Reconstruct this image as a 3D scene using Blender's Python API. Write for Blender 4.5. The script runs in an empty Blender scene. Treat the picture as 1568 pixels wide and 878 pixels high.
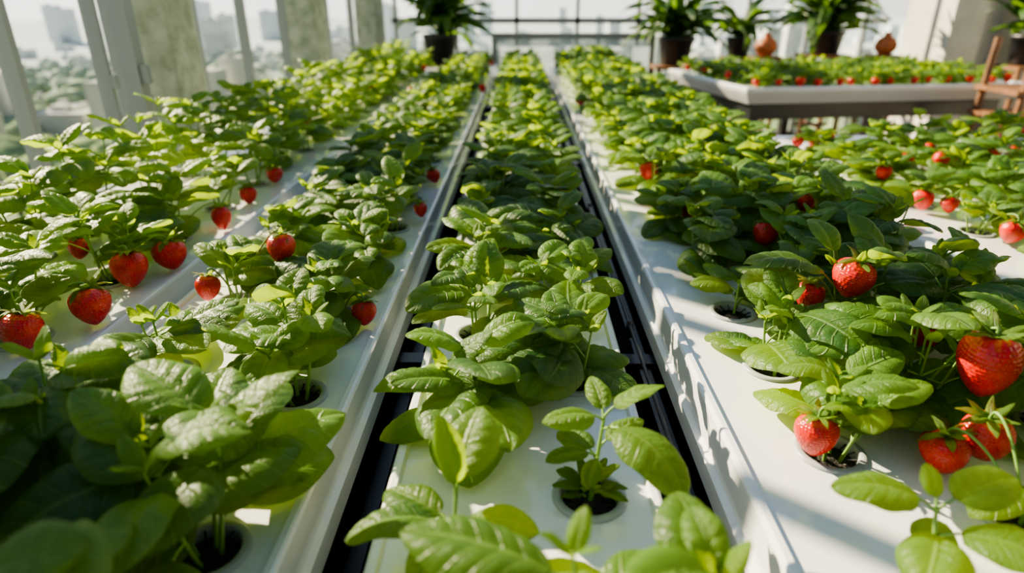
import bpy, math, random
import numpy as np
import bmesh
from mathutils import Vector, Matrix
random.seed(7)
S=bpy.context.scene
CAM=np.array([0,0,.5])

# ---------------------------------------------------------------- materials
def mat(name):
    m=bpy.data.materials.new(name); m.use_nodes=True
    nt=m.node_tree; nt.nodes.clear()
    out=nt.nodes.new('ShaderNodeOutputMaterial')
    return m,nt,out
def simple(name,col,rough=.5,metal=0,noise=0,nscale=20,bump=0,col2=None,spec=.5,coat=0):
    m,nt,out=mat(name)
    p=nt.nodes.new('ShaderNodeBsdfPrincipled')
    p.inputs['Base Color'].default_value=(*col,1); p.inputs['Roughness'].default_value=rough
    p.inputs['Metallic'].default_value=metal
    p.inputs['Specular IOR Level'].default_value=spec
    p.inputs['Coat Weight'].default_value=coat; p.inputs['Coat Roughness'].default_value=.08
    nt.links.new(p.outputs[0],out.inputs[0])
    if noise or bump:
        g=nt.nodes.new('ShaderNodeNewGeometry')
        n=nt.nodes.new('ShaderNodeTexNoise'); n.inputs['Scale'].default_value=nscale; n.inputs['Detail'].default_value=6
        nt.links.new(g.outputs['Position'],n.inputs['Vector'])
        if noise:
            c2=col2 or tuple(c*(1-noise) for c in col)
            r=nt.nodes.new('ShaderNodeValToRGB')
            r.color_ramp.elements[0].position=.35; r.color_ramp.elements[1].position=.65
            r.color_ramp.elements[0].color=(*c2,1); r.color_ramp.elements[1].color=(*col,1)
            nt.links.new(n.outputs['Fac'],r.inputs[0]); nt.links.new(r.outputs[0],p.inputs['Base Color'])
        if bump:
            b=nt.nodes.new('ShaderNodeBump'); b.inputs['Strength'].default_value=bump; b.inputs['Distance'].default_value=.01
            nt.links.new(n.outputs['Fac'],b.inputs['Height']); nt.links.new(b.outputs[0],p.inputs['Normal'])
    return m

def leaf_material(name,dark,light,vein,trans,tw=.44,nv=6.5,rough=.42):
    m,nt,out=mat(name); N=nt.nodes; L=nt.links
    def math_(op,a,b=None,clamp=False):
        n=N.new('ShaderNodeMath'); n.operation=op; n.use_clamp=clamp
        for i,v in enumerate((a,b)):
            if v is None: continue
            if isinstance(v,(int,float)): n.inputs[i].default_value=v
            else: L.new(v,n.inputs[i])
        return n.outputs[0]
    uv=N.new('ShaderNodeUVMap'); uv.uv_map='UVMap'
    sx=N.new('ShaderNodeSeparateXYZ'); L.new(uv.outputs[0],sx.inputs[0])
    s=sx.outputs[0]; v=sx.outputs[1]
    at=math_('ABSOLUTE',math_('SUBTRACT',math_('MULTIPLY',v,2.0),1.0))
    ph=math_('SUBTRACT',math_('MULTIPLY',s,nv),math_('MULTIPLY',at,1.3))
    f=math_('FRACT',math_('ADD',ph,10.0))
    dv=math_('SUBTRACT',.5,math_('ABSOLUTE',math_('SUBTRACT',f,.5)))
    side=math_('SUBTRACT',1.0,math_('DIVIDE',dv,.09),True)
    mid=math_('SUBTRACT',1.0,math_('DIVIDE',at,.075),True)
    veinf=math_('MAXIMUM',math_('MULTIPLY',side,.75),mid)
    tint=N.new('ShaderNodeAttribute'); tint.attribute_name='tint'
    ns=N.new('ShaderNodeTexNoise'); ns.inputs['Scale'].default_value=5; 
    L.new(uv.outputs[0],ns.inputs['Vector'])
    tf=math_('ADD',tint.outputs['Fac'],math_('MULTIPLY',math_('SUBTRACT',ns.outputs['Fac'],.5),.5),True)
    mx=N.new('ShaderNodeMix'); mx.data_type='RGBA'
    mx.inputs['A'].default_value=(*dark,1); mx.inputs['B'].default_value=(*light,1)
    L.new(tf,mx.inputs['Factor'])
    mv=N.new('ShaderNodeMix'); mv.data_type='RGBA'; mv.inputs['B'].default_value=(*vein,1)
    L.new(math_('MULTIPLY',veinf,.75),mv.inputs['Factor']); L.new(mx.outputs['Result'],mv.inputs['A'])
    p=N.new('ShaderNodeBsdfPrincipled'); p.inputs['Roughness'].default_value=rough
    p.inputs['Specular IOR Level'].default_value=.45
    L.new(mv.outputs['Result'],p.inputs['Base Color'])
    mp=N.new('ShaderNodeMapping'); mp.inputs['Scale'].default_value=(24,18,1); L.new(uv.outputs[0],mp.inputs[0])
    vo=N.new('ShaderNodeTexVoronoi'); vo.feature='DISTANCE_TO_EDGE'; vo.inputs['Scale'].default_value=1.0
    L.new(mp.outputs[0],vo.inputs['Vector'])
    h=math_('SUBTRACT',math_('MULTIPLY',math_('MINIMUM',vo.outputs['Distance'],.3),.6),math_('MULTIPLY',veinf,1.0))
    bp=N.new('ShaderNodeBump'); bp.inputs['Strength'].default_value=.85; bp.inputs['Distance'].default_value=.002
    L.new(h,bp.inputs['Height']); L.new(bp.outputs[0],p.inputs['Normal'])
    t=N.new('ShaderNodeBsdfTranslucent')
    mt=N.new('ShaderNodeMix'); mt.data_type='RGBA'
    mt.inputs['A'].default_value=(*[c*.65 for c in trans],1); mt.inputs['B'].default_value=(*trans,1)
    L.new(tf,mt.inputs['Factor']); L.new(mt.outputs['Result'],t.inputs['Color'])
    ms=N.new('ShaderNodeMixShader'); ms.inputs[0].default_value=tw
    L.new(p.outputs[0],ms.inputs[1]); L.new(t.outputs[0],ms.inputs[2]); L.new(ms.outputs[0],out.inputs[0])
    return m

M_leaf=leaf_material('basil_leaf',(.030,.092,.020),(.12,.25,.036),(.22,.37,.10),(.54,.74,.02))
M_palm=leaf_material('palm_leaf',(.018,.065,.013),(.055,.14,.026),(.07,.16,.03),(.20,.38,.025),nv=0.01)
M_stem=simple('green_stem',(.22,.38,.08),.45)
M_berry=simple('strawberry_flesh',(.72,.016,.005),.27,noise=1,nscale=60,col2=(.52,.008,.003),coat=.3)
M_seed=simple('strawberry_seed',(.58,.17,.03),.4)
M_white=simple('white_plastic',(.86,.86,.85),.14,noise=1,nscale=3,col2=(.82,.82,.81),bump=.02,coat=.4)
M_cup=simple('net_cup_plastic',(.42,.44,.45),.35)
M_cupdark=simple('net_cup_dark',(.03,.032,.035),.5)
M_soil=simple('growing_medium',(.08,.07,.06),.9,noise=1,nscale=300,col2=(.015,.015,.015),bump=1)
M_black=simple('black_steel',(.018,.019,.022),.28,spec=.5)
M_floor=simple('dark_concrete',(.05,.052,.055),.45,noise=.4,nscale=4,bump=.05)
M_alu=simple('painted_aluminium',(.26,.29,.29),.4,metal=.2)
M_conc=simple('weathered_concrete',(.44,.48,.39),.85,noise=1,nscale=14,col2=(.26,.30,.22),bump=.6)
M_wall=simple('plaster_wall',(.62,.60,.52),.8,noise=.15,nscale=4,bump=.1)
M_pot=simple('dark_ceramic',(.025,.025,.028),.4)
M_terra=simple('terracotta',(.52,.15,.045),.6,noise=.3,nscale=25)
M_wood=simple('brown_wood',(.26,.12,.05),.5,noise=.5,nscale=12)
def glassmat():
    m,nt,out=mat('window_glass')
    t=nt.nodes.new('ShaderNodeBsdfTransparent'); t.inputs[0].default_value=(.97,.98,.98,1)
    g=nt.nodes.new('ShaderNodeBsdfGlossy'); g.inputs['Roughness'].default_value=.02
    f=nt.nodes.new('ShaderNodeLayerWeight'); f.inputs[0].default_value=.5
    pw=nt.nodes.new('ShaderNodeMath'); pw.operation='POWER'; pw.inputs[1].default_value=5
    ml=nt.nodes.new('ShaderNodeMath'); ml.operation='MULTIPLY_ADD'; ml.inputs[1].default_value=.5; ml.inputs[2].default_value=.03
    x=nt.nodes.new('ShaderNodeMixShader')
    nt.links.new(f.outputs['Facing'],pw.inputs[0]); nt.links.new(pw.outputs[0],ml.inputs[0])
    nt.links.new(ml.outputs[0],x.inputs[0]); nt.links.new(t.outputs[0],x.inputs[1]); nt.links.new(g.outputs[0],x.inputs[2])
    nt.links.new(x.outputs[0],out.inputs[0]); return m
M_glass=glassmat()
def frostmat():
    m,nt,out=mat('frosted_glass')
    t=nt.nodes.new('ShaderNodeBsdfTransparent'); t.inputs[0].default_value=(.85,.9,.92,1)
    g=nt.nodes.new('ShaderNodeBsdfTranslucent'); g.inputs[0].default_value=(.32,.36,.38,1)
    x=nt.nodes.new('ShaderNodeMixShader'); x.inputs[0].default_value=.75
    nt.links.new(t.outputs[0],x.inputs[1]); nt.links.new(g.outputs[0],x.inputs[2]); nt.links.new(x.outputs[0],out.inputs[0]); return m
M_frost=frostmat()
def painted_haze(name,c1,c2,scale,d0,d1,haze=(.60,.68,.72)):  # aerial haze painted into the diffuse colour, paler with distance from the origin
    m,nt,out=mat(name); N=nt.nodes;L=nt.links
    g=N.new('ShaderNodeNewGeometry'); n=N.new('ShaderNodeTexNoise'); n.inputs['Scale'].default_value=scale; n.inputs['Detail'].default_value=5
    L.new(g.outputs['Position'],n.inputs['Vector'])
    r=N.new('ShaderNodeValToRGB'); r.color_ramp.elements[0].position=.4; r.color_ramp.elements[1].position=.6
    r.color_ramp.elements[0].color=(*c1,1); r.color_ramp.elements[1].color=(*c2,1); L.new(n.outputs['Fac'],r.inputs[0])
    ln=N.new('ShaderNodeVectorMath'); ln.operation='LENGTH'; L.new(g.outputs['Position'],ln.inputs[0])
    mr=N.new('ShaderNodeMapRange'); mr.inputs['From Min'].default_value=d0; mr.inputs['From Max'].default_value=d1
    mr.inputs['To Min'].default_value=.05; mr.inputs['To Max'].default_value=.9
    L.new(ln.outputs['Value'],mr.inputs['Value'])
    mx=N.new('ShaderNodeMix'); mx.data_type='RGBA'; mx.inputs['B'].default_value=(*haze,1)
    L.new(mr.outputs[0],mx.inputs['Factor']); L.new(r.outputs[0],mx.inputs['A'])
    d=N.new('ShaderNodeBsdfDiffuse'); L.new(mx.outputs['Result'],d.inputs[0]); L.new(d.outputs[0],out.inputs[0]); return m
M_ground=painted_haze('city_ground',(.14,.19,.08),(.34,.36,.28),.03,90,650)  # city ground, trees and buildings all carry haze painted into their colour
M_tree=painted_haze('city_tree_foliage_painted_haze',(.10,.17,.045),(.26,.34,.11),.3,90,650)
M_bld=painted_haze('city_building_wall_painted_haze',(.45,.44,.40),(.66,.64,.58),.05,90,650)

# ---------------------------------------------------------------- mesh helpers
class MB:
    def __init__(s): s.v=[];s.f=[];s.uv=[];s.m=[];s.t=[];s.n=0
    def add(s,V,F,mi=0,UV=None,tint=.5):
        V=np.asarray(V,float); F=[tuple(int(i)+s.n for i in f) for f in F]
        s.v.append(V); s.f+=F; s.m+=[mi]*len(F); s.n+=len(V)
        s.uv.append(np.zeros((len(V),2)) if UV is None else UV); s.t.append(np.full(len(V),tint))
    def box(s,a,b,mi=0):
        x0,y0,z0=a;x1,y1,z1=b
        V=[(x0,y0,z0),(x1,y0,z0),(x1,y1,z0),(x0,y1,z0),(x0,y0,z1),(x1,y0,z1),(x1,y1,z1),(x0,y1,z1)]
        s.add(V,[(0,3,2,1),(4,5,6,7),(0,1,5,4),(1,2,6,5),(2,3,7,6),(3,0,4,7)],mi)
    def tube(s,P,r0,r1=None,mi=0,k=6,cap=False):
        r1=r0 if r1 is None else r1
        P=[Vector(p) for p in P]; V=[];F=[]
        for i,p in enumerate(P):
            d=(P[min(i+1,len(P)-1)]-P[max(i-1,0)]).normalized()
            a=d.cross(Vector((.3,.2,1))); 
            if a.length<1e-3: a=d.cross(Vector((1,0,0)))
            a.normalize(); b=d.cross(a); r=r0+(r1-r0)*i/max(1,len(P)-1)
            for j in range(k):
                t=2*math.pi*j/k; V.append(p+a*(r*math.cos(t))+b*(r*math.sin(t)))
        for i in range(len(P)-1):
            for j in range(k):
                F.append((i*k+j,i*k+(j+1)%k,(i+1)*k+(j+1)%k,(i+1)*k+j))
        if cap: F+= [tuple(range(k))[::-1], tuple(range((len(P)-1)*k,len(P)*k))]
        s.add([tuple(v) for v in V],F,mi)
    def lathe(s,prof,c=(0,0,0),k=28,mi=0,caps=False):
        V=[];F=[]
        for r,z in prof:
            for j in range(k):
                t=2*math.pi*j/k; V.append((c[0]+r*math.cos(t),c[1]+r*math.sin(t),c[2]+z))
        for i in range(len(prof)-1):
            for j in range(k): F.append((i*k+j,i*k+(j+1)%k,(i+1)*k+(j+1)%k,(i+1)*k+j))
        if caps: F+=[tuple(range(k))[::-1],tuple(range((len(prof)-1)*k,len(prof)*k))]
        s.add(V,F,mi)
    def mesh(s,name,mats,smooth=True):
        me=bpy.data.meshes.new(name)
        V=np.concatenate(s.v) if s.v else np.zeros((0,3))
        me.from_pydata(V.tolist(),[],s.f)
        for m in mats: me.materials.append(m)
        me.polygons.foreach_set('material_index',s.m)
        uvl=me.uv_layers.new(name='UVMap'); li=np.zeros(len(me.loops),dtype=np.int32); me.loops.foreach_get('vertex_index',li)
        UV=np.concatenate(s.uv)[li]; uvl.data.foreach_set('uv',UV.ravel())
        at=me.attributes.new('tint','FLOAT','POINT'); at.data.foreach_set('value',np.concatenate(s.t))
        me.polygons.foreach_set('use_smooth',[smooth]*len(me.polygons)); me.update()
        return me
def obj(name,me,parent=None,loc=(0,0,0),rot=(0,0,0),sc=1):
    o=bpy.data.objects.new(name,me); S.collection.objects.link(o)
    o.location=loc;o.rotation_euler=rot;o.scale=(sc,)*3 if not isinstance(sc,tuple) else sc
    if parent: o.parent=parent
    return o
def empty(name): return obj(name,None)

# ---------------------------------------------------------------- leaf
NS,NT=28,14
_s=np.linspace(0,1,NS+1);_t=np.linspace(-1,1,NT+1)
_SS,_TT=np.meshgrid(_s,_t,indexing='ij')
_F=[]
for i in range(NS):
    for j in range(NT):
        a=i*(NT+1)+j; _F.append((a,a+NT+1,a+NT+2,a+1))
_F=np.array(_F)
_UV=np.stack([_SS.ravel(),(_TT.ravel()+1)/2],1)
def leaf_pts(rng,L,W,bend,base,az,el,roll,e0=.52,e1=.70,nv=6.5,quilt=1,fold=.22):
    ss,tt=_SS,_TT; at=np.abs(tt)
    nrm=(e0/(e0+e1))**e0*(e1/(e0+e1))**e1
    w=W*.5*(ss**e0)*((1-ss)**e1)/nrm + .0006
    phi=-bend*_s**1.2
    dy=np.cos(phi);dz=np.sin(phi)
    cy=np.concatenate([[0],np.cumsum((dy[1:]+dy[:-1])/2)])*L/NS
    cz=np.concatenate([[0],np.cumsum((dz[1:]+dz[:-1])/2)])*L/NS
    twist=rng.uniform(-.35,.35)*ss
    ph=ss*nv-at*1.3
    bulge=quilt*L*.031*np.abs(np.sin(np.pi*ph))**.9*np.minimum(1,at*3.0)*(1-at**3)*np.sin(np.pi*np.clip(ss,0.02,.98))**.6
    wave=L*.018*np.sin(ss*rng.uniform(9,14)+rng.uniform(0,6)+np.sign(tt)*1.3)*at**2
    cup=rng.uniform(.2,.6)
    h=w*(fold*at-cup*at**2.6)+bulge+wave
    x=tt*w*(1-.12*at**2)
    xr=x*np.cos(twist)-h*np.sin(twist); hr=x*np.sin(twist)+h*np.cos(twist)
    sd=rng.uniform(-.10,.10)*L*ss**2
    X=xr+sd; Y=cy[:,None]-np.sin(phi)[:,None]*hr; Z=cz[:,None]+np.cos(phi)[:,None]*hr
    f=np.array([math.cos(el)*math.cos(az),math.cos(el)*math.sin(az),math.sin(el)])
    s=np.array([math.sin(az),-math.cos(az),0]); u=np.cross(s,f)
    s2=s*math.cos(roll)+u*math.sin(roll); u2=-s*math.sin(roll)+u*math.cos(roll)
    P=np.asarray(base)+X.ravel()[:,None]*s2+Y.ravel()[:,None]*f+Z.ravel()[:,None]*u2
    return P

CLEAR=[]   # (point, radius): things that stand clear of the foliage
def blocked(P,origin):
    W=P[::3]+origin
    for c,r in CLEAR:
        if abs(c[1]-origin[1])>.5 or abs(c[0]-origin[0])>.5: continue
        d=(CAM-c); d=d*.45
        tt=np.clip(((W-c)@d)/(d@d),0,1)
        q=np.linalg.norm(W-(c+tt[:,None]*d),axis=1)
        if q.min()<r: return True
    return False

def add_leaf(mb,rng,base,L,W,az,el,bend,roll=0,pet=.02,tint=.5,origin=None,lim=None,**k):
    base=np.array(base,float)
    for tr in range(4):
        f=np.array([math.cos(el+.25)*math.cos(az),math.cos(el+.25)*math.sin(az),math.sin(el+.25)])
        b2=base+f*pet
        P=leaf_pts(rng,L,W,bend,b2,az,el,roll,**k)
        bad=lim is not None and (P[:,0].min()<lim[0] or P[:,0].max()>lim[1])
        if not bad and origin is not None: bad=blocked(P,origin)
        if bad:
            az+=rng.choice((-1,1))*rng.uniform(.5,1.3); L*=.94; W*=.96; pet*=.75
            if tr==3: return False
            continue
        break
    zmin=P[:,2].min()
    if zmin<.004 and base[2]>0:
        P[:,2]=np.where(P[:,2]<.02,.004+(P[:,2]-zmin)*.016/(.02-zmin+1e-6),P[:,2])
    mb.add(P,_F,0,_UV,tint)
    mb.tube([base,base+f*pet*.5+np.array([0,0,.001]),b2],.0017,.0013,1,5)
    return True

def build_plant(mb,seed,h=.14,Lm=.095,nst=3,origin=None,spread=.6,tintb=.4,nodes=4,lim=None):
    rng=random.Random(seed)
    a0=rng.uniform(0,6.28)
    for i in range(nst):
        az=a0+i*6.283/nst+rng.uniform(-.4,.4)
        hh=h*rng.uniform(.72,1.05) if i else h
        lean=spread*rng.uniform(.25,.75)*(0.5 if i==0 else 1)
        if lim is not None:
            ex=.008*math.cos(az)+hh*lean*math.cos(az)
            if ex<lim[0]+.03 or ex>lim[1]-.03: az=math.pi-az; lean*=.7
        pts=[]
        for q in range(7):
            s=q/6; r=hh*lean*(s**.8); pts.append(np.array([.008*math.cos(az)+r*math.cos(az),.008*math.sin(az)+r*math.sin(az),-.02+(hh+.02)*(s-.12*s*s*lean)]))
        mb.tube(pts,.0028,.0014,1,6)
        rot=rng.uniform(0,3.14)
        for k in range(nodes):
            fr=[.35,.58,.80,1.0][k] if nodes==4 else [.50,.78,1.0][k]
            g=fr*6; i0=min(int(g),5); p=pts[i0]+(pts[i0+1]-pts[i0])*(g-i0)
            rot+=1.57+rng.uniform(-.3,.3)
            last=(k==nodes-1)
            for sgn in (0,1):
                if rng.random()<.08: continue
                L=Lm*[1.0,1.08,.9,.62][k if nodes==4 else k+1]*rng.uniform(.78,1.15)
                el=[.18,.3,.42,.65][k if nodes==4 else k+1]+rng.uniform(-.2,.2)
                add_leaf(mb,rng,p,L,L*rng.uniform(.66,.84),rot+sgn*3.1416+rng.uniform(-.25,.25),el,
                    rng.uniform(.4,1.2),rng.uniform(-.3,.3),pet=L*rng.uniform(.13,.35),
                    tint=min(1,max(0,tintb+rng.uniform(-.4,.3)+(.35 if last else 0))),origin=origin,lim=lim)
        for q in range(3):
            add_leaf(mb,rng,pts[-1],Lm*.28,Lm*.15,rot+q*2.1,1.0,.5,0,.003,tint=.95,quilt=.4)

def custom_plant(mb,seed,h,leaves,lean=(0,0),tuft=0,origin=None):
    rng=random.Random(seed); pts=[np.array([lean[0]*q/6,lean[1]*q/6,-.02+(h+.02)*q/6]) for q in range(7)]
    mb.tube(pts,.0032,.0018,1,7)
    for hz,azd,el,L,W,bend,roll,tint in leaves:
        s=min(1,(hz+.02)/(h+.02)); p=np.array([lean[0]*s,lean[1]*s,hz])
        add_leaf(mb,rng,p,L,W,math.radians(azd),el,bend,roll,pet=L*.25,tint=tint,origin=origin)
    for i in range(tuft):
        az=i*2.4; add_leaf(mb,rng,(.006*math.cos(az),.006*math.sin(az),.002+.02*rng.random()),rng.uniform(.022,.038),rng.uniform(.012,.02),az,rng.uniform(.3,1.2),.8,0,.008,tint=.5)

# ---------------------------------------------------------------- strawberries
def berry_mesh(seed,elong=1.15):
    rng=random.Random(seed); mb=MB()
    nu,nv=96,76
    def prof(v):
        e0,e1=.42,.72; n=(e0/(e0+e1))**e0*(e1/(e0+e1))**e1
        return .5*(v**e0)*((1-v)**e1)/n
    vs=np.linspace(0.0005,.9995,nv+1); th=np.arange(nu)*2*math.pi/nu
    VV,TH=np.meshgrid(vs,th,indexing='ij')
    lump=1+.04*np.sin(2*TH+seed)+.03*np.sin(3*TH+seed*2)
    R=prof(VV)*lump; Z=elong*(.5-VV)+ -.06*np.exp(-(R/.12)**2)*(VV<.3)
    P=np.stack([R*np.cos(TH),R*np.sin(TH),Z],-1)
    seeds=[]
    v=.08; row=0
    while v<.95:
        r=float(prof(np.array(v))); n=max(3,int(2*math.pi*r/.10))
        for j in range(n):
            t=(j+(row%2)*.5)/n*2*math.pi+rng.uniform(-.05,.05)
            lm=1+.04*math.sin(2*t+seed)+.03*math.sin(3*t+seed*2)
            seeds.append((r*lm*math.cos(t),r*lm*math.sin(t),elong*(.5-v),t,v))
        v+=.058; row+=1
    SP=np.array([s[:3] for s in seeds]); fl=P.reshape(-1,3)
    dmin=np.full(len(fl),9.)
    for sp in SP: dmin=np.minimum(dmin,np.linalg.norm(fl-sp,axis=1))
    dep=.028*np.exp(-(dmin/.028)**2)
    c=np.array([0,0,elong*.05]); d=c-fl; d/=np.linalg.norm(d,axis=1)[:,None]+1e-9
    fl=fl+d*dep[:,None]
    F=[]
    for i in range(nv):
        for j in range(nu): F.append((i*nu+j,(i+1)*nu+j,(i+1)*nu+(j+1)%nu,i*nu+(j+1)%nu))
    mb.add(fl,F,0)
    for x,y,z,t,v in seeds:
        p=np.array([x,y,z]); nrm=p-c; nrm/=np.linalg.norm(nrm); tz=np.array([0,0,1.])-nrm*nrm[2]; tz/=np.linalg.norm(tz)+1e-9; tx=np.cross(nrm,tz)
        q=p-nrm*.018; a,b,h=.008,.013,.009
        V=[q+nrm*h]+[q+tx*a*math.cos(k*math.pi/3)+tz*b*math.sin(k*math.pi/3) for k in range(6)]
        mb.add(V,[(0,1+k,1+(k+1)%6) for k in range(6)],1)
    n=12
    for k in range(n):
        L=rng.uniform(.5,.72); az=k*2*math.pi/n+rng.uniform(-.15,.15)
        P=leaf_pts(rng,L,L*.36,rng.uniform(-.3,1.5),(0,0,elong*.47),az,rng.uniform(0,.7),0,e0=.4,e1=.8,quilt=.3)
        mb.add(P,_F,2,_UV,.9)
    mb.tube([(0,0,elong*.44),(0,0,elong*.5+.05)],.05,.035,3,8)
    return mb.mesh('strawberry_mesh',[M_berry,M_seed,M_leaf,M_stem])
BER=[berry_mesh(1,1.12),berry_mesh(2,1.28),berry_mesh(3,1.0)]

HERO=[(-.746,1.126,.036,.064,0,1),(-.711,1.21,.036,.064,2,1),(-.719,1.472,.03,.045,1,1),(-.719,.962,.038,.066,2,1),
(-.772,.87,.036,.058,0,1),(-.429,1.076,.10,.05,0,.6),(-.555,1.035,.04,.042,0,.6),(-.262,.967,.026,.04,0,.5),
(.383,1.89,.05,.056,2,.8),(.506,.903,.12,.062,2,1),(.462,.935,.075,.045,0,.5),(.561,.672,.105,.068,1,1),
(.536,.61,.045,.052,1,1),(.487,.602,.03,.052,2,1),(.353,.63,.032,.048,0,1),(1.055,1.64,.035,.05,0,1),(1.10,1.60,.035,.045,2,1),
(.503,1.254,.07,.048,0,.8),(.594,.836,.06,.042,1,.6),(1.106,1.38,.035,.055,2,1),(1.176,2.48,.035,.045,0,1),(1.11,2.45,.03,.045,0,1),
(.67,1.46,.08,.045,0,.7),(1.096,1.92,.04,.045,0,.8),(-.747,1.91,.03,.048,0,.9),(-.737,1.68,.03,.044,0,.9),(-.873,1.18,.06,.04,0,.6),
(.42,1.55,.03,.04,0,.5),(-.26,1.9,.03,.04,0,.8),(-.25,1.55,.03,.035,0,.6)]
for x,y,z,w,va,cf in HERO: CLEAR.append((np.array([x,y,z]),w*.5*cf))
for c,r in [((.079,.56,0),.042),((.38,1.03,0),.03),((.385,.64,0),.02),((-.31,.476,0),.012),((-.31,.755,0),.012),((-.81,1.157,0),.015),((-.81,.916,0),.015),
            ((.30,.75,0),.02),((.30,1.2,0),.03),((1.1,1.72,0),.03),((1.1,1.48,0),.03),((.29,.56,0),.03),
            ((-.12,.60,0),.02),((.13,.70,0),.02),((.13,.95,0),.015),((-.12,.86,0),.012),((-.66,1.2,0),.02),((-.66,1.5,0),.02),((-.665,1.0,0),.02),((-.665,1.9,0),.02)]:
    CLEAR.append((np.array(c),r))

# ---------------------------------------------------------------- channels
def rows_from(lst,step,end):
    l=list(lst)
    while l[-1]+step<end: l.append(l[-1]+step)
    return l
END=6.25
HR=.036
def make_channel(x0,x1,y0,y1,rows,sidez=-.085,name='hydroponic_grow_channel',cupname='net_cups'):
    par=empty(name)
    mb=MB()
    xs=sorted(rows.keys()); a=x0+.014; b=x1-.014
    bounds=[a]+[(xs[i]+xs[i+1])/2 for i in range(len(xs)-1)]+[b]
    K=32
    cups=MB()
    for i,cx in enumerate(xs):
        xa,xb=bounds[i],bounds[i+1]; ys=[y for y in rows[cx] if y0+.06<y<y1-.06]
        prev=y0
        for j,cy in enumerate(ys):
            nxt=(cy+ys[j+1])/2 if j+1<len(ys) else y1
            ya,yb=prev,nxt; prev=nxt
            V=[];
            for k in range(K):
                t=2*math.pi*k/K; V.append((cx+HR*math.cos(t),cy+HR*math.sin(t),0))
            O=[]
            for k in range(K):
                t=2*math.pi*k/K; c,s=math.cos(t),math.sin(t)
                tx=((xb-cx) if c>0 else (xa-cx))/c if abs(c)>1e-6 else 1e9
                ty=((yb-cy) if s>0 else (ya-cy))/s if abs(s)>1e-6 else 1e9
                q=min(tx,ty); O.append([cx+q*c,cy+q*s,0,t])
            for X,Y in ((xa,ya),(xa,yb),(xb,ya),(xb,yb)):
                ang=math.atan2(Y-cy,X-cx)%(2*math.pi)
                kk=int(round(ang/(2*math.pi)*K))%K; O[kk][0]=X;O[kk][1]=Y
            V+= [tuple(o[:3]) for o in O]
            V+= [(v[0],v[1],-.03) for v in V[:K]]
            F=[(k,K+k,K+(k+1)%K,(k+1)%K) for k in range(K)]+[(k,(k+1)%K,2*K+(k+1)%K,2*K+k) for k in range(K)]
            mb.add(V,F,0)
            cups.lathe([(.042,.0005),(.0415,.003),(.0395,.0042),(.034,.0042),(.0325,.003),(.031,-.004),(.0285,-.03)],(cx,cy,0),32,0)
            cups.lathe([(.030,-.010),(.024,-.006),(.015,-.0085),(.007,-.004),(.0005,-.006)],(cx,cy,0),20,2)
            for k in range(12):
                t=k*math.pi/6; c,s=math.cos(t),math.sin(t); 
                cups.tube([(cx+.0305*c,cy+.0305*s,.001),(cx+.020*c,cy+.020*s,-.004)],.0013,.0013,1,4)
    pr=[(x1-.014,0),(x1-.0125,.004),(x1-.011,.0065),(x1-.004,.0065),(x1-.001,.005),(x1+.001,.001),(x1+.004,-.045),(x1+.012,-.05),(x1+.014,sidez+.008),(x1+.010,sidez),(x1-.02,sidez)]
    pl=[(x0+x1-x,z) for x,z in pr][::-1]
    P=pr+pl; n=len(P)
    V=[(x,y0,z) for x,z in P]+[(x,y1,z) for x,z in P]
    F=[(k,k+n,k+1+n,k+1) for k in range(n-1)]
    F+=[tuple(range(n))[::-1],tuple(range(n,2*n))]
    mb.add(V,F,0)
    obj('channel_body',mb.mesh('channel_body',[M_white],False),par)
    obj(cupname,cups.mesh(cupname,[M_cup,M_cupdark,M_soil]),par)
    return par
R_ol={-.81:rows_from([.43,.67,.916,1.157],.25,5.9),-1.05:rows_from([.3,.55,.80],.24,5.9)}
R_l={-.31:rows_from([.24,.476,.755],.245,END),-.52:rows_from([.3,.56,.815],.25,END)}
R_c={-.067:rows_from([.22,.455,.70],.24,END),.079:rows_from([.33,.56,.80],.24,END)}
R_r={.38:rows_from([.20,.42,.64,.84,1.03],.24,END),.535:rows_from([.30,.53,.745,.93],.24,END),.69:rows_from([.24,.48,.70],.235,END)}
R_fr={1.10:rows_from([.70,.95,1.20,1.48,1.72],.22,2.6),1.32:rows_from([.6,.85],.22,2.6),1.54:rows_from([.7,.95],.22,2.6)}
R_fr2={1.90:rows_from([.8,1.05],.22,2.6),2.12:rows_from([.7,.95],.22,2.6),2.34:rows_from([.8],.22,2.6)}
make_channel(-1.24,-.685,.12,6.0,R_ol)
make_channel(-.625,-.232,.12,END+.1,R_l)
make_channel(-.148,.158,.12,END+.1,R_c)
make_channel(.257,.80,.12,END+.1,R_r)
make_channel(.93,1.68,.5,2.75,R_fr)
make_channel(1.75,2.5,.5,2.75,R_fr2)

# ---------------------------------------------------------------- plants
VAR=[]
for i in range(8):
    mb=MB(); build_plant(mb,100+i,h=random.uniform(.11,.16),Lm=random.uniform(.10,.12),nst=4 if i%2 else 3,tintb=.5)
    VAR.append(mb.mesh('strawberry_foliage',[M_leaf,M_stem]))
SPEC={-.81:(.14,.115,3),-1.05:(.20,.12,4),-.31:(.095,.12,3),-.52:(.085,.12,3),-.067:(.095,.12,3),.079:(.095,.12,3),
.38:(.11,.12,3),.535:(.13,.125,4),.69:(.14,.125,4),1.10:(.07,.10,3),1.32:(.10,.11,3),1.54:(.11,.11,3),1.90:(.1,.11,3),2.12:(.12,.11,3),2.34:(.12,.11,3)}
LIM={id(R_ol):(-1.5,-.715),id(R_l):(-.615,-.245),id(R_c):(-.18,.19),id(R_r):(.28,.87),id(R_fr):(.98,1.75),id(R_fr2):(1.75,2.6)}
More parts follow.
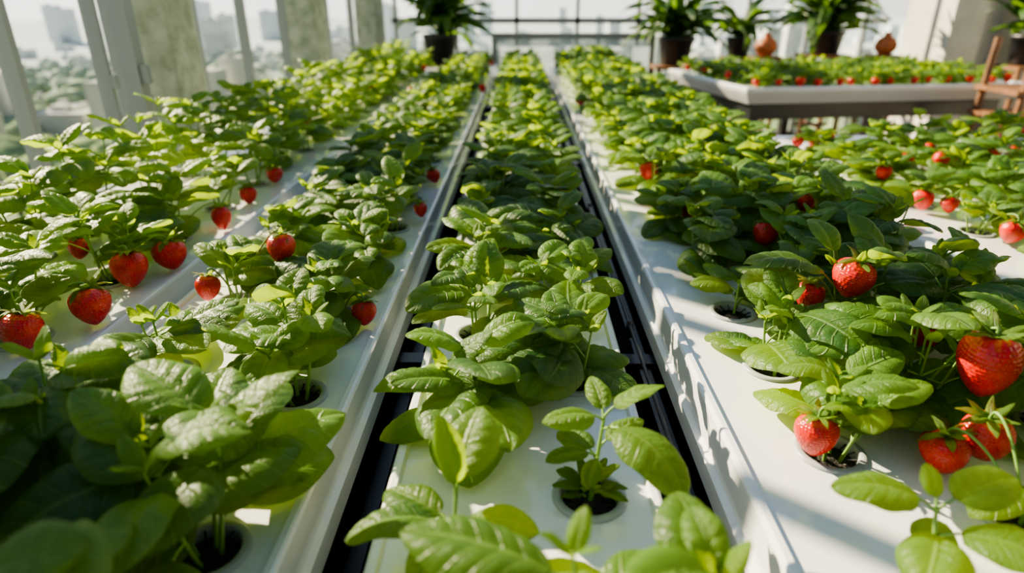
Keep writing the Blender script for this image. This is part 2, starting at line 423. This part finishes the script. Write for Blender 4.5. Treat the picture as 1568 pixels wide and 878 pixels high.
OVR={( .38,.64):dict(h=.09,Lm=.12,nst=3,nodes=3),( .38,.84):dict(h=.10,Lm=.125,nst=3,nodes=4),
     (.079,.33):dict(h=.15,Lm=.12,nst=2),(-.067,.22):dict(h=.06,Lm=.08,nst=1,nodes=3),(.38,1.03):dict(h=.05,Lm=.09,nst=1),
     (.38,.20):dict(h=.08,Lm=.10,nst=1),(.535,.30):dict(h=.13,Lm=.11,nst=2),
     (-.31,.476):dict(h=.14,Lm=.135,nst=4,nodes=4,lim=(-.3,.13)),(-.31,.24):dict(h=.16,Lm=.13,nst=4),(-.52,.3):dict(h=.2,Lm=.15,nst=5,nodes=3),(-.52,.56):dict(h=.15,Lm=.14,nst=5,nodes=4),
     (-.31,.755):dict(h=.12,Lm=.12,nst=3,nodes=4,lim=(-.3,.09)),
     (-.067,.70):dict(h=.085,Lm=.13,nst=3,nodes=4),(.079,.80):dict(h=.09,Lm=.125,nst=3,nodes=4)}
CUS={(.079,.56):(.10,[(.085,-50,.30,.105,.072,1.5,.2,.35),(.095,95,.5,.05,.03,.6,0,.7),(.095,200,.4,.06,.04,.8,0,.6),(.10,10,.6,.06,.035,.7,0,.7),
                 (.05,190,.3,.05,.028,1.0,0,.4),(.045,120,.2,.06,.04,.9,0,.3),(.05,250,.1,.04,.025,.8,0,.4),(.06,30,.5,.05,.03,.6,0,.5)],(.012,.01),14),
     (-.067,.455):(.09,[(.085,80,.8,.078,.070,.8,.2,.35),(.085,125,1.2,.065,.035,.2,.9,1.0),(.05,185,.35,.085,.062,1.0,-.2,.3),(.055,-15,.4,.07,.05,.9,0,.35),
                  (.05,150,.3,.075,.055,.9,0,.2),(.05,250,.3,.07,.05,.9,0,.35)],(.01,.005),8),
     (.38,.42):(.10,[(.095,168,.35,.075,.05,.7,.1,.4),(.095,12,.35,.075,.052,.7,-.1,.4),(.07,-125,.45,.085,.062,.9,0,.35),(.07,-40,.45,.085,.065,.9,0,.3),(.10,90,.9,.03,.02,.5,0,.8),
                  (.04,60,.2,.06,.045,.8,0,.3)],(-.015,.02),4),
     (.535,.53):(.05,[(.04,200,.2,.08,.055,.8,.1,.25),(.045,290,.2,.09,.065,.9,0,.35),(.05,0,.3,.09,.065,.8,0,.35)],(0,0),5,np.array([.535,.53,0]))}
sd=1000; PLPOS=[]
for R in (R_ol,R_l,R_c,R_r,R_fr,R_fr2):
    par=empty('strawberry_plant_bed')
    lm=LIM[id(R)]
    for cx,ys in R.items():
        h,Lm,nst=SPEC[cx]; lim=(lm[0]-cx,lm[1]-cx)
        tb=.7 if cx<-.7 else .5
        rowvar=[]
        for q in range(5):
            mb=MB(); build_plant(mb,int(abs(cx)*1000)+q,h=h*random.uniform(.95,1.15),Lm=Lm*random.uniform(.92,1.05),nst=nst,tintb=tb,lim=lim,nodes=3 if q%2 else 4)
            rowvar.append(mb.mesh('row_foliage',[M_leaf,M_stem]))
        for y in ys:
            sd+=1; rng=random.Random(sd); PLPOS.append((cx,y))
            cus=[v for (ox,oy),v in CUS.items() if abs(ox-cx)<.01 and abs(oy-y)<.02]
            if cus:
                mb=MB(); custom_plant(mb,sd,*cus[0]); obj('strawberry_plant',mb.mesh('plant_foliage',[M_leaf,M_stem]),par,(cx,y,0)); continue
            if y<2.1:
                k=dict(h=h*rng.uniform(.85,1.15),Lm=Lm*rng.uniform(.94,1.08),nst=nst,nodes=rng.choice((3,4)),lim=lim)
                for (ox,oy),v in OVR.items():
                    if abs(ox-cx)<.01 and abs(oy-y)<.02: k.update(v)
                mb=MB(); build_plant(mb,sd,origin=np.array([cx,y,0]),tintb=.4 if cx>-.7 else .7,**k)
                if mb.n: obj('strawberry_plant',mb.mesh('plant_foliage',[M_leaf,M_stem]),par,(cx,y,0))
            else:
                obj('strawberry_plant',rng.choice(rowvar),par,(cx,y,0),(0,0,rng.uniform(-.1,.1)),rng.uniform(.9,1.03))
    for q in range(9):
        rng=random.Random(sd*7+q)
        cx=rng.choice(list(R.keys())); ys=[y for y in R[cx] if y>1.9]
        if not ys or (R is R_c): continue
        y=rng.choice(ys)+rng.uniform(-.1,.1); sgn=rng.choice((-1,1))
        obj('strawberry_fruit',rng.choice(BER),par,(cx+sgn*rng.uniform(.05,.09),y,rng.uniform(.03,.08)),(rng.uniform(-.3,.3),rng.uniform(-.3,.3),rng.uniform(0,6)),rng.uniform(.038,.05))

for i,(x,y,z,w,va,cf) in enumerate(HERO):
    rng=random.Random(i+50)
    el=[1.12,1.28,1.0][va]; z=max(z,w*el*.5+.002)
    rx,ry=rng.uniform(-.15,.25),rng.uniform(-.2,.2)
    b=obj('strawberry',BER[va],None,(x,y,z),(rx,ry,rng.uniform(0,6)),w)
    top=Matrix.LocRotScale(b.location,b.rotation_euler.copy(),Vector((w,w,w)))@Vector((0,0,el*.5+.03))
    px,py=min(PLPOS,key=lambda p:(p[0]-x)**2+(p[1]-y)**2)
    end=Vector((px,py,.0)); midp=(top+end)/2+Vector((0,0,.03)); up=top+Vector((0,0,.022))
    mb=MB(); pts=[]
    C=[top,up,midp+Vector((0,0,.015)),end]
    for q in range(13):
        t=q/12; pts.append(C[0]*(1-t)**3+C[1]*3*t*(1-t)**2+C[2]*3*t*t*(1-t)+C[3]*t**3)
    mb.tube(pts,.0015,.0018,0,6)
    st=obj('fruit_stalk',mb.mesh('fruit_stalk',[M_stem])); st.parent=b
    st.matrix_parent_inverse=Matrix.LocRotScale(b.location,b.rotation_euler.copy(),b.scale).inverted()

# ---------------------------------------------------------------- support frame
mb=MB()
mb.box((-1.26,.05,-.20),(.82,6.4,-.18))
for x in (-.66,-.20,-.172,.185,.225,.80,-1.2):
    mb.box((x-.010,.08,-.178),(x+.010,6.38,-.125 if abs(x)<.21 else -.095))
y=.2
while y<6.4:
    mb.box((-1.25,y,-.13),(.81,y+.035,-.088)); y+=.80
for x in (-1.2,-.2,.2,.78):
    for y in (.3,2.3,4.3,6.3): mb.box((x-.025,y-.025,-.95),(x+.025,y+.025,-.2))
obj('steel_bench_frame',mb.mesh('steel_bench_frame',[M_black],False))
mb=MB(); mb.tube([(.213,.1,-.06),(.211,2,-.062),(.214,4,-.06),(.212,6.2,-.06)],.0035,.0035,0,8); 
for y in np.arange(.3,6.2,.8): mb.box((.207,y,-.09),(.219,y+.01,-.055))
obj('irrigation_tube',mb.mesh('irrigation_tube',[M_black]))
mb=MB()
mb.box((.92,.52,-.13),(2.5,2.74,-.088))
for x in (1.0,1.7,2.42):
    for y in (.6,2.6): mb.box((x-.025,y-.025,-.95),(x+.025,y+.025,-.13))
obj('steel_bench_frame',mb.mesh('steel_bench_frame',[M_black],False))

def table_bed():
    par=empty('planting_table')
    par.location=(1.42,4.15,0); par.rotation_euler=(0,0,math.radians(9))
    mb=MB(); LX,LY=1.90,1.25
    pr=[(.06,-.075),(.02,-.065),(-.02,-.01),(-.035,.015),(-.038,.034),(-.025,.042),(-.005,.038),(.01,.03)]
    V=[];F=[]
    for d,z in pr: V+=[(d,d,z),(LX-d,d,z),(LX-d,LY-d,z),(d,LY-d,z)]
    for i in range(len(pr)-1):
        for j in range(4): F.append((i*4+j,i*4+(j+1)%4,(i+1)*4+(j+1)%4,(i+1)*4+j))
    n=(len(pr)-1)*4; F.append((n,n+1,n+2,n+3)); F.append((3,2,1,0))
    mb.add(V,F); obj('tray_top',mb.mesh('tray_top',[M_white],False),par)
    mb=MB()
    for a,b in (((.06,.06,-.17),(LX-.06,.10,-.075)),((.06,LY-.1,-.17),(LX-.06,LY-.06,-.075)),((.06,.1,-.17),(.10,LY-.1,-.075)),((LX-.1,.1,-.17),(LX-.06,LY-.1,-.075)),
                ((.06,.06,-.55),(LX-.06,.09,-.51)),((.06,LY-.09,-.55),(LX-.06,LY-.06,-.51))): mb.box(a,b)
    for x in (.1,LX/2,LX-.1):
        for y in (.1,LY-.1): mb.box((x-.03,y-.03,-.95),(x+.03,y+.03,-.08))
    obj('table_frame',mb.mesh('table_frame',[M_black],False),par)
    rng=random.Random(5)
    for i in range(12):
        for j in range(7):
            obj('strawberry_plant',rng.choice(VAR),par,(.09+i*.156+rng.uniform(-.03,.03),.08+j*.17,.03),(0,0,rng.uniform(0,6)),rng.uniform(.6,.8))
    for i in range(14):
        obj('strawberry_fruit',rng.choice(BER),par,(.05+i*.135+rng.uniform(-.04,.04),rng.uniform(.0,.04),rng.uniform(.06,.07)),(0,0,rng.uniform(0,6)),rng.uniform(.042,.055))
    for i in range(5):
        obj('strawberry_fruit',rng.choice(BER),par,(rng.uniform(.0,.04),rng.uniform(.05,1.2),rng.uniform(.06,.08)),(0,0,rng.uniform(0,6)),rng.uniform(.035,.045))
table_bed()

# ---------------------------------------------------------------- room shell
mb=MB(); mb.box((-1.6,-1.5,-1.0),(6.2,8.1,-.95)); obj('floor',mb.mesh('floor',[M_floor],False))
XW=-1.54
def bar(mb,x0,x1,y0,y1,z0=-.95,z1=2.6): mb.box((x0,y0,z0),(x1,y1,z1))
mb=MB()
for y,w in ((-.9,.03),(-.3,.03),(.3,.03),(2.02,.028),(2.46,.022),(3.22,.028),(3.8,.028),(4.45,.03),(5.45,.03),(6.25,.03)):
    bar(mb,XW-.025,XW+.025,y-w/2,y+w/2)
bar(mb,XW-.05,XW+.05,2.60,2.66)
for z in (.22,.62,1.1): mb.box((XW+.05,2.61,z),(XW+.08,2.64,z+.07)); mb.box((XW+.025,2.45,z),(XW+.045,2.47,z+.05))
mb.box((XW-.03,-1.5,-.95),(XW+.03,8.0,-.80)); mb.box((XW-.03,-1.5,2.55),(XW+.03,8,2.63))
obj('window_frame_left',mb.mesh('window_frame_left',[M_alu],False))
mb=MB(); mb.add([(XW,-1.5,-.8),(XW,8,-.8),(XW,8,2.55),(XW,-1.5,2.55)],[(0,1,2,3)]); obj('window_1',mb.mesh('window_1',[M_glass],False))
for y0,y1 in ((1.08,1.36),(2.80,3.04),(4.85,5.1),(6.9,7.3)):  # nearest pillar is out of view, added to shade the near left plants
    mb=MB(); bar(mb,XW-.12,XW+.10,y0,y1)
    o=obj('concrete_pillar',mb.mesh('concrete_pillar',[M_conc],False)); bv=o.modifiers.new('b','BEVEL'); bv.width=.012; bv.segments=2
YB=8.0
mb=MB()
for x in (-1.45,-.75,-.05,.65,1.35,1.9,2.6,3.3,3.95): bar(mb,x-.02,x+.02,YB-.03,YB+.03)
for z in (-.95,.32,2.5): mb.box((-1.5,YB-.03,z),(4.2,YB+.03,z+.06))
obj('window_frame_back',mb.mesh('window_frame_back',[M_alu],False))
mb=MB(); mb.add([(-1.5,YB,-.9),(4.2,YB,-.9),(4.2,YB,2.5),(-1.5,YB,2.5)],[(0,1,2,3)]); obj('window_2',mb.mesh('window_2',[M_glass],False))
mb=MB(); mb.box((4.05,6.55,-.95),(4.35,7.35,2.6)); mb.box((4.35,7.2,-.95),(6.2,7.35,2.6)); mb.box((4.95,6.9,-.95),(5.2,7.2,2.6)); obj('wall_back',mb.mesh('wall_back',[M_wall],False))
mb=MB(); mb.box((6.2,-1.5,-.95),(6.3,8.0,2.6)); obj('wall_right',mb.mesh('wall_right',[M_wall],False))
mb=MB(); x0,x1=-.30,1.38; Yp=7.05
mb.box((x0,Yp,.19),(x1,Yp+.10,.25)); mb.box((x0,Yp,-.95),(x0+.05,Yp+.05,.19)); mb.box((x1-.05,Yp,-.95),(x1,Yp+.05,.19)); mb.box((x0,Yp,-.2),(x1,Yp+.05,-.15))
mb.add([(x0+.05,Yp+.02,-.15),(x1-.05,Yp+.02,-.15),(x1-.05,Yp+.02,.19),(x0+.05,Yp+.02,.19)],[(0,1,2,3)],1)
obj('low_glazed_partition',mb.mesh('low_glazed_partition',[M_alu,M_frost],False))

# ---------------------------------------------------------------- potted plants
def potted(loc,r=.14,h=.26,seed=1,LH=.5,n=34,stand=True,wide=.06):
    par=empty('potted_palm'); par.location=loc
    mb=MB(); mb.lathe([(.001,0),(r*.72,0),(r*.78,.01),(r*.98,h*.85),(r*1.04,h*.86),(r*1.06,h),(r*.96,h),(r*.93,h*.9),(.001,h*.9)],k=32)
    obj('pot',mb.mesh('pot',[M_pot]),par)
    mb=MB(); rng=random.Random(seed)
    for i in range(n):
        az=rng.uniform(0,6.28); L=LH*rng.uniform(.45,1); el=rng.uniform(.4,1.45)
        hh=rng.uniform(0,.6)*LH*.5
        b=(0.02*math.cos(az),.02*math.sin(az),h*.9+hh)
        P=leaf_pts(rng,L,wide*rng.uniform(1.2,2.4),rng.uniform(.8,2.2),b,az,el,rng.uniform(-.5,.5),quilt=.1)
        mb.add(P,_F,0,_UV,rng.random())
    for q in range(4): mb.tube([(0,0,h*.8),(.02*q-.03,.01,h+LH*.4)],.012,.006,1)
    obj('fronds',mb.mesh('fronds',[M_palm,M_stem]),par)
    if stand:
        mb=MB(); z=-.95-loc[2]
        mb.box((-r*1.2,-r*1.2,-.03),(r*1.2,r*1.2,0))
        for sx in (-1,1):
            for sy in (-1,1): mb.box((sx*r*1.05-.018,sy*r*1.05-.018,z),(sx*r*1.05+.018,sy*r*1.05+.018,-.03))
        mb.box((-r,-.015,z+.3),(r,.015,z+.33)); mb.box((-.015,-r,z+.3),(.015,r,z+.33))
        obj('wood_stand',mb.mesh('wood_stand',[M_wood],False),par)
potted((-.80,6.75,-.03),.16,.28,1,.64,74)
potted((1.48,6.55,-.02),.165,.26,2,.64,78)
potted((3.05,6.9,.06),.17,.22,3,.70,78)
potted((4.22,5.70,.05),.16,.24,4,.6,54)
potted((2.35,7.4,.0),.13,.2,6,.5,40)
def gourd(loc,r):
    par=empty('terracotta_jar'); par.location=loc
    mb=MB(); mb.lathe([(.001,0),(r*.5,0),(r*.95,r*.5),(r,r*.85),(r*.8,r*1.35),(r*.35,r*1.65),(r*.28,r*1.9),(r*.36,r*2.0),(r*.25,r*2.0),(.001,r*1.8)],k=28)
    obj('jar',mb.mesh('jar',[M_terra]),par)
    mb=MB(); z=-.95-loc[2]; mb.box((-r*1.2,-r*1.2,-.03),(r*1.2,r*1.2,0))
    for sx in (-1,1):
        for sy in (-1,1): mb.box((sx*r-.015,sy*r-.015,z),(sx*r+.015,sy*r+.015,-.03))
    obj('wood_stand',mb.mesh('wood_stand',[M_wood],False),par)
gourd((2.36,6.6,.06),.105); gourd((3.45,6.5,.08),.10)
mb=MB()
for x in (2.86,3.4):
    for y in (3.85,4.2):
        mb.tube([(x,y,-.95),(x+.04,y,.33)],.022,.022,0,8,True)
for z in (-.5,-.12,.03): mb.box((2.84,3.83,z),(3.46,4.22,z+.025))
obj('wooden_shelf_rack',mb.mesh('wooden_shelf_rack',[M_wood],False))

# ---------------------------------------------------------------- city outside
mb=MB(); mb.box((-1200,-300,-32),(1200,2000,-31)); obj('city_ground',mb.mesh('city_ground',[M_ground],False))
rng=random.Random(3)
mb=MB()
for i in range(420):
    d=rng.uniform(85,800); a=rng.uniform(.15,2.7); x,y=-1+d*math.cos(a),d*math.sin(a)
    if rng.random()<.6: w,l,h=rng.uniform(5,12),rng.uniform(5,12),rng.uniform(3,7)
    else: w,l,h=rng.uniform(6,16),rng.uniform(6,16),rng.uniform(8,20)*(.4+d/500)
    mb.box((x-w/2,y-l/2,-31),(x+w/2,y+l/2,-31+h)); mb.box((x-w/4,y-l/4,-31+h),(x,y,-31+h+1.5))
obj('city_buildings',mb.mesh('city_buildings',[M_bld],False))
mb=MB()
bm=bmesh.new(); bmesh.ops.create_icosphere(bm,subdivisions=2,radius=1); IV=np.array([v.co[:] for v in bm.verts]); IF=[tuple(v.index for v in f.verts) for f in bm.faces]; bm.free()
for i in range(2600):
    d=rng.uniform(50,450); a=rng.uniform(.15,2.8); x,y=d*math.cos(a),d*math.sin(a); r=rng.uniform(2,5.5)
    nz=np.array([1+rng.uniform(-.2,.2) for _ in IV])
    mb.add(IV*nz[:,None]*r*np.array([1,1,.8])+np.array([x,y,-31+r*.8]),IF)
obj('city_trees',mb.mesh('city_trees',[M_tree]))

# ---------------------------------------------------------------- light
SD=Vector((.72,-.58,-.52)).normalized()
w=bpy.data.worlds.new('World'); S.world=w; w.use_nodes=True; nt=w.node_tree; nt.nodes.clear(); N=nt.nodes; L=nt.links
o=N.new('ShaderNodeOutputWorld'); bg=N.new('ShaderNodeBackground')
tc=N.new('ShaderNodeTexCoord'); sx=N.new('ShaderNodeSeparateXYZ'); L.new(tc.outputs['Generated'],sx.inputs[0])
ramp=N.new('ShaderNodeValToRGB'); e=ramp.color_ramp.elements
e[0].position=0; e[0].color=(1.0,.96,.88,1); e[1].position=.9; e[1].color=(.13,.19,.30,1)
m1=ramp.color_ramp.elements.new(.18); m1.color=(.64,.67,.70,1)
m2=ramp.color_ramp.elements.new(.45); m2.color=(.24,.32,.42,1)
L.new(sx.outputs[2],ramp.inputs[0])
dt=N.new('ShaderNodeVectorMath'); dt.operation='DOT_PRODUCT'; L.new(tc.outputs['Generated'],dt.inputs[0]); dt.inputs[1].default_value=-SD
mr=N.new('ShaderNodeMapRange'); mr.inputs['From Min'].default_value=-.6; mr.inputs['From Max'].default_value=1; mr.inputs['To Min'].default_value=.5; mr.inputs['To Max'].default_value=2.5
L.new(dt.outputs['Value'],mr.inputs['Value'])
L.new(ramp.outputs[0],bg.inputs[0]); L.new(mr.outputs[0],bg.inputs[1]); L.new(bg.outputs[0],o.inputs[0])
sun=bpy.data.lights.new('sun','SUN'); sun.energy=17.5; sun.angle=math.radians(.7); sun.color=(1,.84,.57)
so=bpy.data.objects.new('sun',sun); S.collection.objects.link(so)
so.rotation_euler=SD.to_track_quat('-Z','Y').to_euler(); so.location=(-5,5,6)
try: S.view_settings.look='AgX - Medium High Contrast'
except Exception as e: print(e)

cam=bpy.data.cameras.new('camera'); co=bpy.data.objects.new('camera',cam); S.collection.objects.link(co); S.camera=co
co.location=(0,0,.5); co.rotation_euler=(math.radians(66.35),0,.0130); cam.sensor_width=36; cam.lens=22.5; cam.clip_start=.02; cam.clip_end=3000
cam.dof.use_dof=True; cam.dof.focus_distance=.95; cam.dof.aperture_fstop=2.5
